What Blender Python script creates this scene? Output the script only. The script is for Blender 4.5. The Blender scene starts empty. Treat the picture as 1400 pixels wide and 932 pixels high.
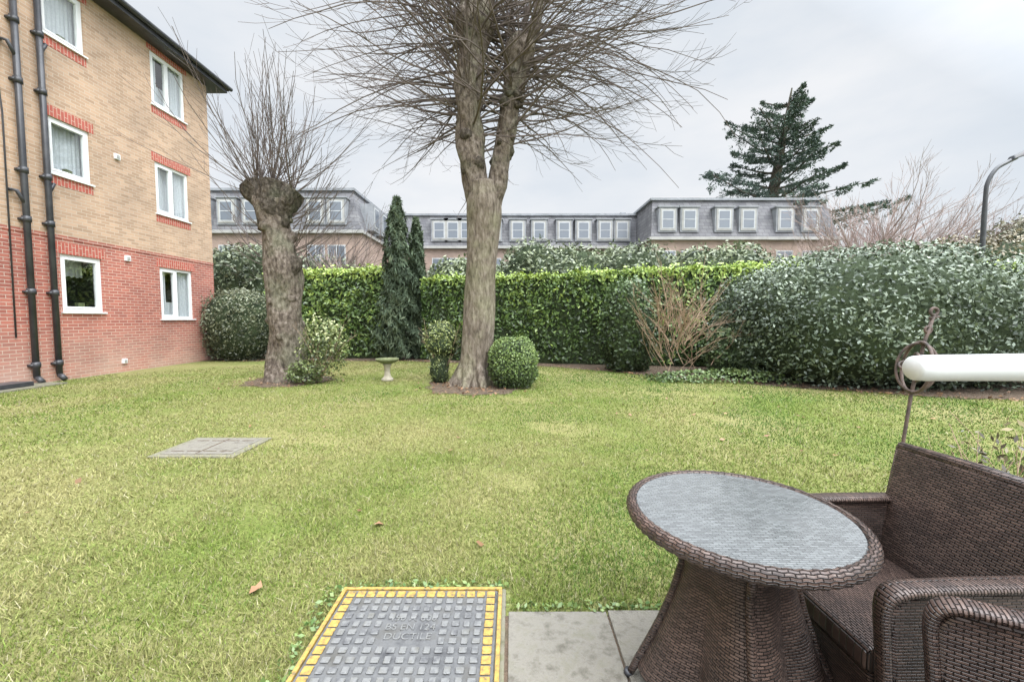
import bpy, math, random
import numpy as np
from mathutils import Vector, Matrix
random.seed(7); rng=np.random.default_rng(7)
scene=bpy.context.scene
scene.view_settings.view_transform='Standard'; scene.view_settings.look='None'; scene.view_settings.exposure=0
COL=scene.collection

# ---------------------------------------------------------------- materials
def newmat(name):
    m=bpy.data.materials.new(name); m.use_nodes=True
    nt=m.node_tree; b=nt.nodes['Principled BSDF']; return m,nt,b
def N(nt,t,**kw):
    n=nt.nodes.new(t)
    for k,v in kw.items():
        if k.startswith('i_'): n.inputs[k[2:].replace('_',' ')].default_value=v
        else: setattr(n,k,v)
    return n
def ramp(nt,fac,stops):
    r=nt.nodes.new('ShaderNodeValToRGB'); e=r.color_ramp.elements
    while len(e)<len(stops): e.new(0.5)
    for i,(p,c) in enumerate(stops): e[i].position=p; e[i].color=(*c,1)
    nt.links.new(fac,r.inputs[0]); return r.outputs[0]
def mat_noise(name,c1,c2,scale=5,rough=.8,bump=.3,bscale=30,detail=6,metal=0,c3=None,dist=.01):
    m,nt,b=newmat(name); tc=N(nt,'ShaderNodeTexCoord')
    n=N(nt,'ShaderNodeTexNoise',i_Scale=scale,i_Detail=detail,i_Roughness=.65); nt.links.new(tc.outputs['Object'],n.inputs['Vector'])
    st=[(.35,c1),(.65,c2)] if c3 is None else [(.3,c1),(.5,c2),(.7,c3)]
    nt.links.new(ramp(nt,n.outputs['Fac'],st),b.inputs['Base Color'])
    n2=N(nt,'ShaderNodeTexNoise',i_Scale=bscale,i_Detail=6.); nt.links.new(tc.outputs['Object'],n2.inputs['Vector'])
    bp=N(nt,'ShaderNodeBump',i_Strength=bump,i_Distance=dist); nt.links.new(n2.outputs['Fac'],bp.inputs['Height']); nt.links.new(bp.outputs[0],b.inputs['Normal'])
    b.inputs['Roughness'].default_value=rough; b.inputs['Metallic'].default_value=metal
    return m
def mat_bark(name,dark,mid,light,green,vs=.35,f=1.):
    m,nt,b=newmat(name); tc=N(nt,'ShaderNodeTexCoord'); mp=N(nt,'ShaderNodeMapping'); mp.inputs['Scale'].default_value=(1,1,vs); nt.links.new(tc.outputs['Object'],mp.inputs[0])
    n=N(nt,'ShaderNodeTexNoise',i_Scale=16.*f,i_Detail=9.,i_Roughness=.7); nt.links.new(mp.outputs[0],n.inputs['Vector'])
    v=N(nt,'ShaderNodeTexVoronoi',i_Scale=11.*f); nt.links.new(mp.outputs[0],v.inputs['Vector'])
    l=N(nt,'ShaderNodeTexNoise',i_Scale=2.2,i_Detail=6.); nt.links.new(tc.outputs['Object'],l.inputs['Vector'])
    c=ramp(nt,n.outputs['Fac'],[(.34,dark),(.5,mid),(.68,light)])
    g=ramp(nt,l.outputs['Fac'],[(.45,(0,0,0)),(.65,(.6,.6,.6))])
    mx=N(nt,'ShaderNodeMix',data_type='RGBA',blend_type='MIX'); nt.links.new(g,mx.inputs[0]); nt.links.new(c,mx.inputs[6])
    mg=N(nt,'ShaderNodeMix',data_type='RGBA',blend_type='MULTIPLY'); mg.inputs[0].default_value=1; nt.links.new(ramp(nt,n.outputs['Fac'],[(.3,(.35,.35,.35)),(.65,(1.2,1.2,1.2))]),mg.inputs[6]); mg.inputs[7].default_value=(*green,1)
    nt.links.new(mg.outputs[2],mx.inputs[7]); nt.links.new(mx.outputs[2],b.inputs['Base Color'])
    ad=N(nt,'ShaderNodeMath',operation='ADD'); nt.links.new(n.outputs['Fac'],ad.inputs[0]); nt.links.new(v.outputs['Distance'],ad.inputs[1])
    bp=N(nt,'ShaderNodeBump',i_Strength=1.,i_Distance=.05); nt.links.new(ad.outputs[0],bp.inputs['Height']); nt.links.new(bp.outputs[0],b.inputs['Normal'])
    b.inputs['Roughness'].default_value=.95; b.inputs['Specular IOR Level'].default_value=.15; return m
def mat_attr(name,rough=.6,spec=.3):
    m,nt,b=newmat(name); a=N(nt,'ShaderNodeAttribute',attribute_name='Col')
    nt.links.new(a.outputs['Color'],b.inputs['Base Color']); b.inputs['Roughness'].default_value=rough
    b.inputs['Specular IOR Level'].default_value=spec
    return m
def mat_brick(name,c1,c2,mortar,bw=.225,rh=.075,ms=.007,vertical=False,rough=.85,stain=.35,bias=0,base=None):
    m,nt,b=newmat(name); tc=N(nt,'ShaderNodeTexCoord'); sp=N(nt,'ShaderNodeSeparateXYZ'); nt.links.new(tc.outputs['Object'],sp.inputs[0])
    ad=N(nt,'ShaderNodeMath',operation='ADD'); nt.links.new(sp.outputs[0],ad.inputs[0]); nt.links.new(sp.outputs[1],ad.inputs[1])
    cb=N(nt,'ShaderNodeCombineXYZ')
    if vertical: nt.links.new(ad.outputs[0],cb.inputs[1]); nt.links.new(sp.outputs[2],cb.inputs[0])
    else: nt.links.new(ad.outputs[0],cb.inputs[0]); nt.links.new(sp.outputs[2],cb.inputs[1])
    br=N(nt,'ShaderNodeTexBrick'); br.inputs['Scale'].default_value=1; br.inputs['Brick Width'].default_value=bw; br.inputs['Row Height'].default_value=rh
    br.inputs['Mortar Size'].default_value=ms; br.inputs['Mortar Smooth'].default_value=.2; br.inputs['Bias'].default_value=bias
    br.inputs['Color1'].default_value=(*c1,1); br.inputs['Color2'].default_value=(*c2,1); br.inputs['Mortar'].default_value=(*mortar,1)
    nt.links.new(cb.outputs[0],br.inputs['Vector'])
    n=N(nt,'ShaderNodeTexNoise',i_Scale=.7,i_Detail=7.); nt.links.new(tc.outputs['Object'],n.inputs['Vector'])
    st=ramp(nt,n.outputs['Fac'],[(.3,(1-stain,)*3),(.65,(1.04,1.02,1))])
    mx=N(nt,'ShaderNodeMix',data_type='RGBA',blend_type='MULTIPLY'); mx.inputs[0].default_value=1
    nt.links.new(br.outputs['Color'],mx.inputs[6]); nt.links.new(st,mx.inputs[7]); out=mx.outputs[2]
    if base:
        zz=N(nt,'ShaderNodeMapRange'); zz.inputs[1].default_value=0; zz.inputs[2].default_value=1.3; zz.inputs[3].default_value=.75; zz.inputs[4].default_value=0; nt.links.new(sp.outputs[2],zz.inputs[0])
        n3=N(nt,'ShaderNodeTexNoise',i_Scale=1.8,i_Detail=6.); nt.links.new(tc.outputs['Object'],n3.inputs['Vector'])
        pm=N(nt,'ShaderNodeMath',operation='MULTIPLY'); nt.links.new(zz.outputs[0],pm.inputs[0]); nt.links.new(n3.outputs['Fac'],pm.inputs[1])
        m3=N(nt,'ShaderNodeMix',data_type='RGBA'); nt.links.new(pm.outputs[0],m3.inputs[0]); nt.links.new(out,m3.inputs[6]); m3.inputs[7].default_value=(*base,1); out=m3.outputs[2]
    nt.links.new(out,b.inputs['Base Color'])
    bp=N(nt,'ShaderNodeBump',i_Strength=.6,i_Distance=.006,invert=True); nt.links.new(br.outputs['Fac'],bp.inputs['Height']); nt.links.new(bp.outputs[0],b.inputs['Normal'])
    b.inputs['Roughness'].default_value=rough; return m
def mat_wicker(name,mode):
    m,nt,b=newmat(name); tc=N(nt,'ShaderNodeTexCoord'); cb=N(nt,'ShaderNodeCombineXYZ')
    if mode=='uv': vec=tc.outputs['UV']
    else:
        sp=N(nt,'ShaderNodeSeparateXYZ'); nt.links.new(tc.outputs['Object'],sp.inputs[0])
        if mode=='v':
            ad=N(nt,'ShaderNodeMath',operation='ADD'); nt.links.new(sp.outputs[0],ad.inputs[0]); nt.links.new(sp.outputs[1],ad.inputs[1])
            nt.links.new(ad.outputs[0],cb.inputs[0]); nt.links.new(sp.outputs[2],cb.inputs[1])
        else: nt.links.new(sp.outputs[1],cb.inputs[0]); nt.links.new(sp.outputs[0],cb.inputs[1])
        vec=cb.outputs[0]
    br=N(nt,'ShaderNodeTexBrick'); br.inputs['Scale'].default_value=1; br.inputs['Brick Width'].default_value=.028; br.inputs['Row Height'].default_value=.0095
    br.inputs['Mortar Size'].default_value=.0023; br.inputs['Mortar Smooth'].default_value=1.; br.offset=.5
    br.inputs['Color1'].default_value=(.135,.092,.075,1); br.inputs['Color2'].default_value=(.060,.040,.034,1); br.inputs['Mortar'].default_value=(.010,.007,.006,1)
    nt.links.new(vec,br.inputs['Vector'])
    n=N(nt,'ShaderNodeTexNoise',i_Scale=5.,i_Detail=3.); nt.links.new(tc.outputs['Object'],n.inputs['Vector'])
    mx=N(nt,'ShaderNodeMix',data_type='RGBA',blend_type='MULTIPLY'); mx.inputs[0].default_value=1
    nt.links.new(br.outputs['Color'],mx.inputs[6]); nt.links.new(ramp(nt,n.outputs['Fac'],[(.3,(.6,.6,.6)),(.7,(1.15,1.1,1.07))]),mx.inputs[7])
    nt.links.new(mx.outputs[2],b.inputs['Base Color'])
    bp=N(nt,'ShaderNodeBump',i_Strength=.9,i_Distance=.0045,invert=True); nt.links.new(br.outputs['Fac'],bp.inputs['Height']); nt.links.new(bp.outputs[0],b.inputs['Normal'])
    b.inputs['Roughness'].default_value=.36; return m

M={}
M['tan']=mat_brick('tan_brick',(.58,.40,.28),(.41,.275,.185),(.56,.47,.38),stain=.22)
M['red']=mat_brick('red_brick',(.49,.17,.125),(.34,.11,.085),(.56,.43,.36),stain=.25,base=(.60,.48,.38))
M['redv']=mat_brick('red_soldier',(.48,.12,.09),(.40,.10,.07),(.56,.42,.34),vertical=True,stain=.1)
M['farbrick']=mat_brick('far_brick',(.40,.29,.24),(.33,.24,.20),(.38,.33,.29),stain=.25)
M['slate']=mat_brick('slate',(.22,.22,.23),(.15,.15,.165),(.11,.11,.12),bw=.5,rh=.28,ms=.02,stain=.35)
M['lead']=mat_noise('lead',(.21,.22,.235),(.30,.31,.33),2,.6)
M['stone']=mat_noise('surround',(.32,.315,.30),(.42,.41,.39),2,.8)
M['paintw']=mat_noise('weathered_white_paint',(.42,.43,.44),(.52,.53,.54),2,.6,.02)
M['white']=mat_noise('upvc',(.76,.77,.78),(.82,.83,.84),3,.35,.02)
M['handle']=mat_noise('white_plastic',(.62,.63,.64),(.67,.68,.69),3,.3,.02)
M['black']=mat_noise('black_plastic',(.03,.032,.038),(.06,.06,.065),4,.4,.05)
M['dark']=mat_noise('interior',(.06,.06,.06),(.10,.10,.10),2,.9)
M['curtain']=mat_noise('curtain',(.62,.63,.66),(.74,.74,.77),20,.9,.1)
M['tile']=mat_brick('roof_tile',(.10,.085,.08),(.07,.06,.06),(.03,.03,.03),bw=.3,rh=.15,ms=.015)
M['bark']=mat_bark('bark',(.08,.063,.05),(.20,.165,.13),(.33,.285,.24),(.25,.24,.15),.3,1.)
M['bark2']=mat_bark('bark_rough',(.045,.035,.03),(.155,.125,.10),(.30,.255,.215),(.21,.21,.145),.5,1.)
M['cut']=mat_bark('bark_dark',(.025,.02,.017),(.09,.075,.06),(.19,.16,.135),(.13,.135,.09),.6,1.2)
M['twig']=mat_noise('twig',(.085,.065,.058),(.15,.12,.105),3,.9,.2)
M['twigr']=mat_noise('twig_red',(.26,.19,.165),(.36,.28,.25),3,.9,.2)
M['twigp']=mat_noise('twig_pale',(.26,.18,.12),(.40,.29,.20),5,.9,.2)
M['leaf']=mat_attr('leaf',.38,.5)
M['needle']=mat_attr('needle',.8,.1)
M['blade']=mat_attr('blade',.6,.2)
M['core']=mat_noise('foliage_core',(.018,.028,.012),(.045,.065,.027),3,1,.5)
M['soil']=mat_noise('soil',(.045,.032,.022),(.13,.09,.06),9,1,.9,40,10,c3=(.09,.075,.045),dist=.04)
M['metal']=mat_noise('iron_cover',(.045,.045,.048),(.125,.125,.125),9,.55,.5,90,10,metal=.1,dist=.003,c3=(.085,.08,.07))
M['metal2']=mat_noise('iron_worn',(.075,.075,.08),(.19,.19,.185),16,.5,.5,90,10,metal=.1,dist=.003,c3=(.125,.12,.105))
M['yellow']=mat_noise('yellow_paint',(.08,.075,.06),(.36,.23,.05),42,.6,.5,80,10,c3=(.46,.31,.09),dist=.003)
M['rust']=mat_noise('rusty_iron',(.05,.04,.035),(.15,.10,.08),20,.7,.4,60)
M['conc']=mat_noise('concrete',(.09,.08,.06),(.20,.185,.155),13,.9,.7,110,14,c3=(.155,.145,.105),dist=.01)
M['conc2']=mat_noise('mossy_concrete',(.09,.09,.05),(.19,.175,.13),14,.95,.6,70,12,c3=(.135,.14,.07),dist=.008)
M['bath']=mat_noise('bath_stone',(.32,.29,.22),(.45,.41,.32),12,.9,.4)
M['moss']=mat_noise('moss_stone',(.10,.12,.05),(.19,.20,.10),14,.95,.4)
M['wv']=mat_wicker('wicker_side','v'); M['wh']=mat_wicker('wicker_flat','h'); M['wuv']=mat_wicker('wicker_uv','uv')
def mat_glass():
    m,nt,b=newmat('window_glass'); t=N(nt,'ShaderNodeBsdfTransparent'); g=N(nt,'ShaderNodeBsdfGlossy'); g.inputs['Roughness'].default_value=.02
    t.inputs[0].default_value=(.88,.92,.92,1); f=N(nt,'ShaderNodeLayerWeight'); f.inputs[0].default_value=.35
    r=ramp(nt,f.outputs['Facing'],[(.0,(.10,)*3),(.5,(.28,)*3)])
    mx=N(nt,'ShaderNodeMixShader'); nt.links.new(r,mx.inputs[0]); nt.links.new(t.outputs[0],mx.inputs[1]); nt.links.new(g.outputs[0],mx.inputs[2])
    nt.links.new(mx.outputs[0],nt.nodes['Material Output'].inputs['Surface']); return m
M['glass']=mat_glass()
m,nt,b=newmat('far_glass'); b.inputs['Base Color'].default_value=(.15,.17,.20,1); b.inputs['Roughness'].default_value=.1; b.inputs['Specular IOR Level'].default_value=.9; M['fglass']=m
def mat_tabletop():
    m,nt,b=newmat('frosted_glass'); tc=N(nt,'ShaderNodeTexCoord')
    br=N(nt,'ShaderNodeTexBrick'); br.inputs['Scale'].default_value=1; br.inputs['Brick Width'].default_value=.028; br.inputs['Row Height'].default_value=.0095; br.inputs['Mortar Size'].default_value=.002; br.inputs['Mortar Smooth'].default_value=1
    br.inputs['Color1'].default_value=(.17,.18,.18,1); br.inputs['Color2'].default_value=(.10,.105,.105,1); br.inputs['Mortar'].default_value=(.04,.04,.04,1)
    nt.links.new(tc.outputs['Object'],br.inputs['Vector'])
    n=N(nt,'ShaderNodeTexNoise',i_Scale=4.,i_Detail=8.); nt.links.new(tc.outputs['Object'],n.inputs['Vector'])
    nt.links.new(br.outputs['Color'],b.inputs['Base Color'])
    r=ramp(nt,n.outputs['Fac'],[(.35,(.10,)*3),(.65,(.36,)*3)]); nt.links.new(r,b.inputs['Roughness'])
    v=N(nt,'ShaderNodeTexVoronoi',i_Scale=110.); nt.links.new(tc.outputs['Object'],v.inputs['Vector'])
    bp=N(nt,'ShaderNodeBump',i_Strength=.5,i_Distance=.002); nt.links.new(v.outputs['Distance'],bp.inputs['Height']); nt.links.new(bp.outputs[0],b.inputs['Normal'])
    b.inputs['Specular IOR Level'].default_value=.8; b.inputs['Coat Weight'].default_value=.8; b.inputs['Coat Roughness'].default_value=.08
    return m
M['ttop']=mat_tabletop()

# ---------------------------------------------------------------- mesh helpers
def empty(name,loc=(0,0,0),rz=0):
    e=bpy.data.objects.new(name,None); e.location=loc; e.rotation_euler=(0,0,rz); e.empty_display_size=.2; COL.objects.link(e); return e
class MB:
    def __init__(s): s.v=[]; s.f=[]; s.m=[]; s.mats=[]; s.uv=None
    def mi(s,mat):
        if mat not in s.mats: s.mats.append(mat)
        return s.mats.index(mat)
    def add(s,V,F,mat):
        o=len(s.v); k=s.mi(mat); s.v.extend([tuple(p) for p in V]); s.f.extend([tuple(i+o for i in f) for f in F]); s.m.extend([k]*len(F))
    def box(s,x0,x1,y0,y1,z0,z1,mat):
        V=[(x0,y0,z0),(x1,y0,z0),(x1,y1,z0),(x0,y1,z0),(x0,y0,z1),(x1,y0,z1),(x1,y1,z1),(x0,y1,z1)]
        s.add(V,[(3,2,1,0),(4,5,6,7),(0,1,5,4),(1,2,6,5),(2,3,7,6),(3,0,4,7)],mat)
    def quad(s,a,b,c,d,mat): s.add([a,b,c,d],[(0,1,2,3)],mat)
    def tube(s,pts,rad,mat,sides=6,cap=True,nz=0,nfreq=3.):
        pts=[Vector(p) for p in pts]; n=len(pts)
        if not hasattr(rad,'__len__'): rad=[rad]*n
        V=[];F=[]; ref=None
        for i,p in enumerate(pts):
            t=(pts[min(i+1,n-1)]-pts[max(i-1,0)]).normalized()
            if ref is None:
                ref=t.orthogonal().normalized()
            ref=(ref-t*ref.dot(t)); ref=ref.normalized() if ref.length>1e-6 else t.orthogonal().normalized()
            bn=t.cross(ref)
            for k in range(sides):
                a=2*math.pi*k/sides; d=ref*math.cos(a)+bn*math.sin(a); r=rad[i]
                if nz:
                    q=p+d*r; r*=1+nz*(math.sin(q.x*nfreq*2.1+q.z*nfreq+1)*.4+math.sin(q.y*nfreq*2.7-q.z*nfreq*1.3)*.4+math.sin(a*4+q.z*nfreq*.9)*.35+random.uniform(-.15,.15))
                V.append(p+d*r)
        for i in range(n-1):
            for k in range(sides):
                a=i*sides+k; b2=i*sides+(k+1)%sides; F.append((a,b2,b2+sides,a+sides))
        if cap: F.append(tuple(range(sides))[::-1]); F.append(tuple((n-1)*sides+k for k in range(sides)))
        s.add(V,F,mat)
    def obj(s,name,parent=None,smooth=False,bevel=0,seg=2):
        me=bpy.data.meshes.new(name); me.from_pydata(s.v,[],s.f)
        for m in s.mats: me.materials.append(m)
        me.polygons.foreach_set('material_index',s.m)
        if smooth: me.polygons.foreach_set('use_smooth',[True]*len(me.polygons))
        me.update(); o=bpy.data.objects.new(name,me); COL.objects.link(o)
        if parent: o.parent=parent
        if bevel:
            b=o.modifiers.new('b','BEVEL'); b.width=bevel; b.segments=seg; b.limit_method='ANGLE'
        return o
def np_mesh(name,V,F,mat,cols=None,parent=None,smooth=False):
    me=bpy.data.meshes.new(name); n=len(V); m=len(F); k=F.shape[1]
    me.vertices.add(n); me.vertices.foreach_set('co',V.astype(np.float32).ravel())
    me.loops.add(m*k); me.loops.foreach_set('vertex_index',F.astype(np.int32).ravel())
    me.polygons.add(m); me.polygons.foreach_set('loop_start',np.arange(0,m*k,k,dtype=np.int32))
    try: me.polygons.foreach_set('loop_total',np.full(m,k,dtype=np.int32))
    except Exception: pass
    if cols is not None:
        ca=me.color_attributes.new('Col','FLOAT_COLOR','POINT'); c=np.ones((n,4),np.float32); c[:,:3]=cols; ca.data.foreach_set('color',c.ravel())
    me.materials.append(mat); me.update(calc_edges=True); me.validate()
    o=bpy.data.objects.new(name,me); COL.objects.link(o)
    if parent: o.parent=parent
    return o
def interp(pts,n):
    P=np.array(pts,float); t=np.linspace(0,len(P)-1,n); out=[]
    for u in t:
        i=min(int(u),len(P)-2); f=u-i
        p0=P[max(i-1,0)];p1=P[i];p2=P[i+1];p3=P[min(i+2,len(P)-1)]
        out.append(.5*((2*p1)+(-p0+p2)*f+(2*p0-5*p1+4*p2-p3)*f*f+(-p0+3*p1-3*p2+p3)*f**3))
    return np.array(out)
_ph=rng.uniform(0,6.28,(40,)); _dr=rng.normal(size=(40,3))
def sn(P,f=1.,seed=0):
    r=np.zeros(len(P))
    for i in range(6):
        j=(seed*5+i)%40; r+=np.sin((P@_dr[j])*f*(1+.35*i)+_ph[j])/(1+.3*i)
    return r/3.0
def nrm(A): return A/np.maximum(np.linalg.norm(A,axis=1,keepdims=True),1e-9)
def leaves(name,P,Nn,L,W,cols,mat,parent=None,jit=.7,droop=0.,fold=.15):
    n=len(P); nn=nrm(Nn+rng.normal(size=(n,3))*jit); r=rng.normal(size=(n,3)); r[:,2]-=droop
    t=nrm(r-nn*np.sum(r*nn,1,keepdims=True)); b=np.cross(nn,t)
    s=rng.uniform(.6,1.3,(n,1)); L=L*s; W=W*s
    V=np.stack([P-t*L*.5,P+b*W*.5-nn*W*fold*1.,P+t*L*.5-nn*L*.1,P-b*W*.5-nn*W*fold],1).reshape(-1,3)
    F=np.arange(n*4).reshape(n,4)
    return np_mesh(name,V,F,mat,np.repeat(np.clip(cols,0,1),4,0),parent)
def mixc(a,b,t): t=np.clip(t,0,1)[:,None]; return np.array(a)*(1-t)+np.array(b)*t
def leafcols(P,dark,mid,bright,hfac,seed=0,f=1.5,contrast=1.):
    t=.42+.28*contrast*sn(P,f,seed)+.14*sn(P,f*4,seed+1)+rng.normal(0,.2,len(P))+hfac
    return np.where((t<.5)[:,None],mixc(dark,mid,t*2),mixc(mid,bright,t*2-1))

def bush(name,c,r,n,L,W,dark,mid,bright,seed=0,sup=2.4,amp=.12,f=2.,jit=.8,parent=None,hgain=.35,core=True,zmin=0.02,mat='leaf',thick=.09):
    par=parent or empty(name,(0,0,0)); c=np.array(c,float); r=np.array(r,float)
    D=nrm(rng.normal(size=(n,3))); rad=1/np.power(np.sum(np.abs(D)**sup,1),1/sup)
    k=1+amp*sn(D*3,f*.6,seed)+amp*.5*sn(D*7,f,seed+2)
    layer=1-np.abs(rng.normal(0,thick,n))+np.where(rng.uniform(size=n)<.06,rng.uniform(0,.09,n),0)
    P=c+D*r*(rad*k*layer)[:,None]; Nn=nrm(D/r)
    ok=P[:,2]>zmin; P=P[ok];Nn=Nn[ok];layer=layer[ok];D=D[ok]
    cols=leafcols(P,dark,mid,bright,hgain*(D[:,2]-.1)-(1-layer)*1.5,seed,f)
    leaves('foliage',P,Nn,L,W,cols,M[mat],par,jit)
    if core:
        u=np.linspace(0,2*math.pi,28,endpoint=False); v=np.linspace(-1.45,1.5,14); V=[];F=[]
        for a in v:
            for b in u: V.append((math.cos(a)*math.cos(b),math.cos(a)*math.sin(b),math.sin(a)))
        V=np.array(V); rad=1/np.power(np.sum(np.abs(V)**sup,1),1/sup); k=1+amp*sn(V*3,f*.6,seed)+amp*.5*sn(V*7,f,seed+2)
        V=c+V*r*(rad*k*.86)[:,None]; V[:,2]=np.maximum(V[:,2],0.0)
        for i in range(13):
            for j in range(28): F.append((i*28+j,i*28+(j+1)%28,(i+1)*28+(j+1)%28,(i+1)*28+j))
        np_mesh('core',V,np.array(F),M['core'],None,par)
    return par

def hedge(name,path,th,h,dens,L,W,dark,mid,bright,seed=0,amp=.1,topb=.5):
    par=empty(name); path=[np.array(p,float) for p in path]
    mb=MB(); Ps=[];Ns=[]
    for a,b in zip(path[:-1],path[1:]):
        d=b[:2]-a[:2]; ln=np.linalg.norm(d); d/=ln; nor=np.array([d[1],-d[0]])
        h0,h1=a[2],b[2]
        nf=int(ln*h*dens); u=rng.uniform(0,ln,nf); z=rng.uniform(0.03,1,nf)*(h0+(h1-h0)*u/ln)
        Ps.append(np.c_[a[0]+d[0]*u,a[1]+d[1]*u,z]); Ns.append(np.tile([nor[0],nor[1],.15],(nf,1)))
        nb=int(nf*.25); u=rng.uniform(0,ln,nb); z=rng.uniform(0.03,1,nb)*h0
        Ps.append(np.c_[a[0]+d[0]*u-nor[0]*th,a[1]+d[1]*u-nor[1]*th,z]); Ns.append(np.tile([-nor[0],-nor[1],.15],(nb,1)))
        ntp=int(ln*th*dens*1.2); u=rng.uniform(0,ln,ntp); w=rng.uniform(0,th,ntp)
        Ps.append(np.c_[a[0]+d[0]*u-nor[0]*w,a[1]+d[1]*u-nor[1]*w,h0+(h1-h0)*u/ln]); Ns.append(np.tile([nor[0]*.3,nor[1]*.3,1],(ntp,1)))
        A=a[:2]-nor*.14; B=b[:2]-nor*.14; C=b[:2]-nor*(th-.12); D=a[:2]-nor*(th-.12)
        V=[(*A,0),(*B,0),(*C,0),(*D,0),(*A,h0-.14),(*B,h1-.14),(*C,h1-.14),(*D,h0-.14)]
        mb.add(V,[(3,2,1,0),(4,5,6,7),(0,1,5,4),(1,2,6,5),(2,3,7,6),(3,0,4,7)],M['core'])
    for e,o in ((path[0],path[1]),(path[-1],path[-2])):
        d=e[:2]-o[:2]; d/=np.linalg.norm(d); dd=path[1][:2]-path[0][:2] if e is path[0] else path[-1][:2]-path[-2][:2]; dd=dd/np.linalg.norm(dd); nor=np.array([dd[1],-dd[0]])
        ne=int(th*h*dens); w=rng.uniform(0,th,ne); z=rng.uniform(.03,1,ne)*e[2]
        Ps.append(np.c_[e[0]-nor[0]*w,e[1]-nor[1]*w,z]); Ns.append(np.tile([d[0],d[1],.1],(ne,1)))
    P=np.concatenate(Ps);Nn=nrm(np.concatenate(Ns)); off=amp*sn(P,1.3,seed)+amp*.6*sn(P,3.7,seed+1)-np.abs(rng.normal(0,.08,len(P)))
    sprig=(rng.uniform(size=len(P))<.05)&(P[:,2]>h-.3); off=off+np.where(sprig,rng.uniform(.05,.2,len(P)),0)
    P=P+Nn*off[:,None]; P[:,2]=np.maximum(P[:,2],.03)
    keep=~((sn(P,1.1,seed+3)>.62)&(rng.uniform(size=len(P))<.55)); P=P[keep];Nn=Nn[keep];off=off[keep]
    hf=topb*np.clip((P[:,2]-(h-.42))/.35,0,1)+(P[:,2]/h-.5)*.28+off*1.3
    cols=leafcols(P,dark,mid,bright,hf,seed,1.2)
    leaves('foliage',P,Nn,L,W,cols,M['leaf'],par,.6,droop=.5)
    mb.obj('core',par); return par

# ---------------------------------------------------------------- ground
def front(x):
    return np.interp(x,[-10.2,-7,-3.6,1.3,4.2,6.4,8.0,9.5,14],[13.3,13.5,13.4,11.7,9.3,7.8,7.05,6.7,6.3])
mb=MB(); S=600; mb.quad((-S,-S,-.012),(S,-S,-.012),(S,S,-.012),(-S,S,-.012),mat_noise('rough_ground',(.10,.12,.05),(.17,.19,.08),.5,1,.4)); mb.obj('ground')
def mat_lawn():
    m,nt,b=newmat('lawn'); tc=N(nt,'ShaderNodeTexCoord')
    a=N(nt,'ShaderNodeTexNoise',i_Scale=.55,i_Detail=4.); nt.links.new(tc.outputs['Object'],a.inputs['Vector'])
    c=N(nt,'ShaderNodeTexNoise',i_Scale=45.,i_Detail=8.,i_Roughness=.75); nt.links.new(tc.outputs['Object'],c.inputs['Vector'])
    c1=ramp(nt,a.outputs['Fac'],[(.35,(.16,.20,.055)),(.6,(.27,.255,.115))]); c2=ramp(nt,c.outputs['Fac'],[(.3,(.35,.35,.33)),(.6,(1.1,1.1,1.0))])
    mx=N(nt,'ShaderNodeMix',data_type='RGBA',blend_type='MULTIPLY'); mx.inputs[0].default_value=1
    nt.links.new(c1,mx.inputs[6]); nt.links.new(c2,mx.inputs[7]); nt.links.new(mx.outputs[2],b.inputs['Base Color'])
    bp=N(nt,'ShaderNodeBump',i_Strength=.8,i_Distance=.02); nt.links.new(c.outputs['Fac'],bp.inputs['Height']); nt.links.new(bp.outputs[0],b.inputs['Normal'])
    b.inputs['Roughness'].default_value=.95; b.inputs['Specular IOR Level'].default_value=.1; return m
mb=MB(); mb.quad((-10.19,-6,-.004),(16,-6,-.004),(16,14.2,-.004),(-10.19,14.2,-.004),mat_lawn()); mb.obj('lawn')
mb=MB(); xs=np.linspace(-10.18,14,60)
for a,b in zip(xs[:-1],xs[1:]):
    w=lambda x:float(front(x))+.10*math.sin(x*3.1)+.05*math.sin(x*7.7)
    mb.quad((a,w(a),.004),(b,w(b),.004),(b,16.5,.004),(a,16.5,.004),M['soil'])
def disc(mb,cx,cy,r,z,mat,n=36,wob=.08):
    V=[(cx+math.cos(2*math.pi*i/n)*r*(1+wob*math.sin(i*1.7)+wob*.5*math.sin(i*.9)),cy+math.sin(2*math.pi*i/n)*r*(1+wob*math.sin(i*1.7)+wob*.5*math.sin(i*.9)),z) for i in range(n)]
    mb.add(V,[tuple(range(n))],mat)
mulch=[(-.72,8.45,1.05),(-5.0,9.15,.9),(-1.53,9.0,.5)]
for x,y,r in mulch[:2]: disc(mb,x,y,r,.006,M['soil'])
mb.obj('border_soil')
mb=MB(); PE=1.875
ys=[-3.3,-2.7,-2.1,-1.5,-.9,-.3,.3,.75,1.29,PE]
xsl=[-.02,.45,.95,1.45,1.95,2.45,2.95,3.45]
for i in range(len(xsl)-1):
    for j in range(len(ys)-1):
        dz=random.uniform(-.003,.004); mb.box(xsl[i]+.004,xsl[i+1]-.004,ys[j]+.004,ys[j+1]-.004,-.03,.016+dz,M['conc'])
mb.box(-.86,3.44,-3.3,PE-.02,-.03,.004,M['soil'])
mb.obj('patio_paving',bevel=.004)
mb=MB(); mb.box(-10.18,-9.55,5.2,8.75,-.02,.03,M['conc2']); mb.box(-10.18,-9.75,7.6,8.3,.03,.12,M['black']); mb.obj('path_slab',bevel=.01)
e=empty('concrete_drain_cover'); mb=MB(); mb.box(-3.68,-2.80,4.05,4.72,-.02,.012,M['conc2']); mb.obj('surround',e,bevel=.006)
mb=MB(); mb.box(-3.60,-2.88,4.12,4.65,.0,.018,M['conc'])
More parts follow.
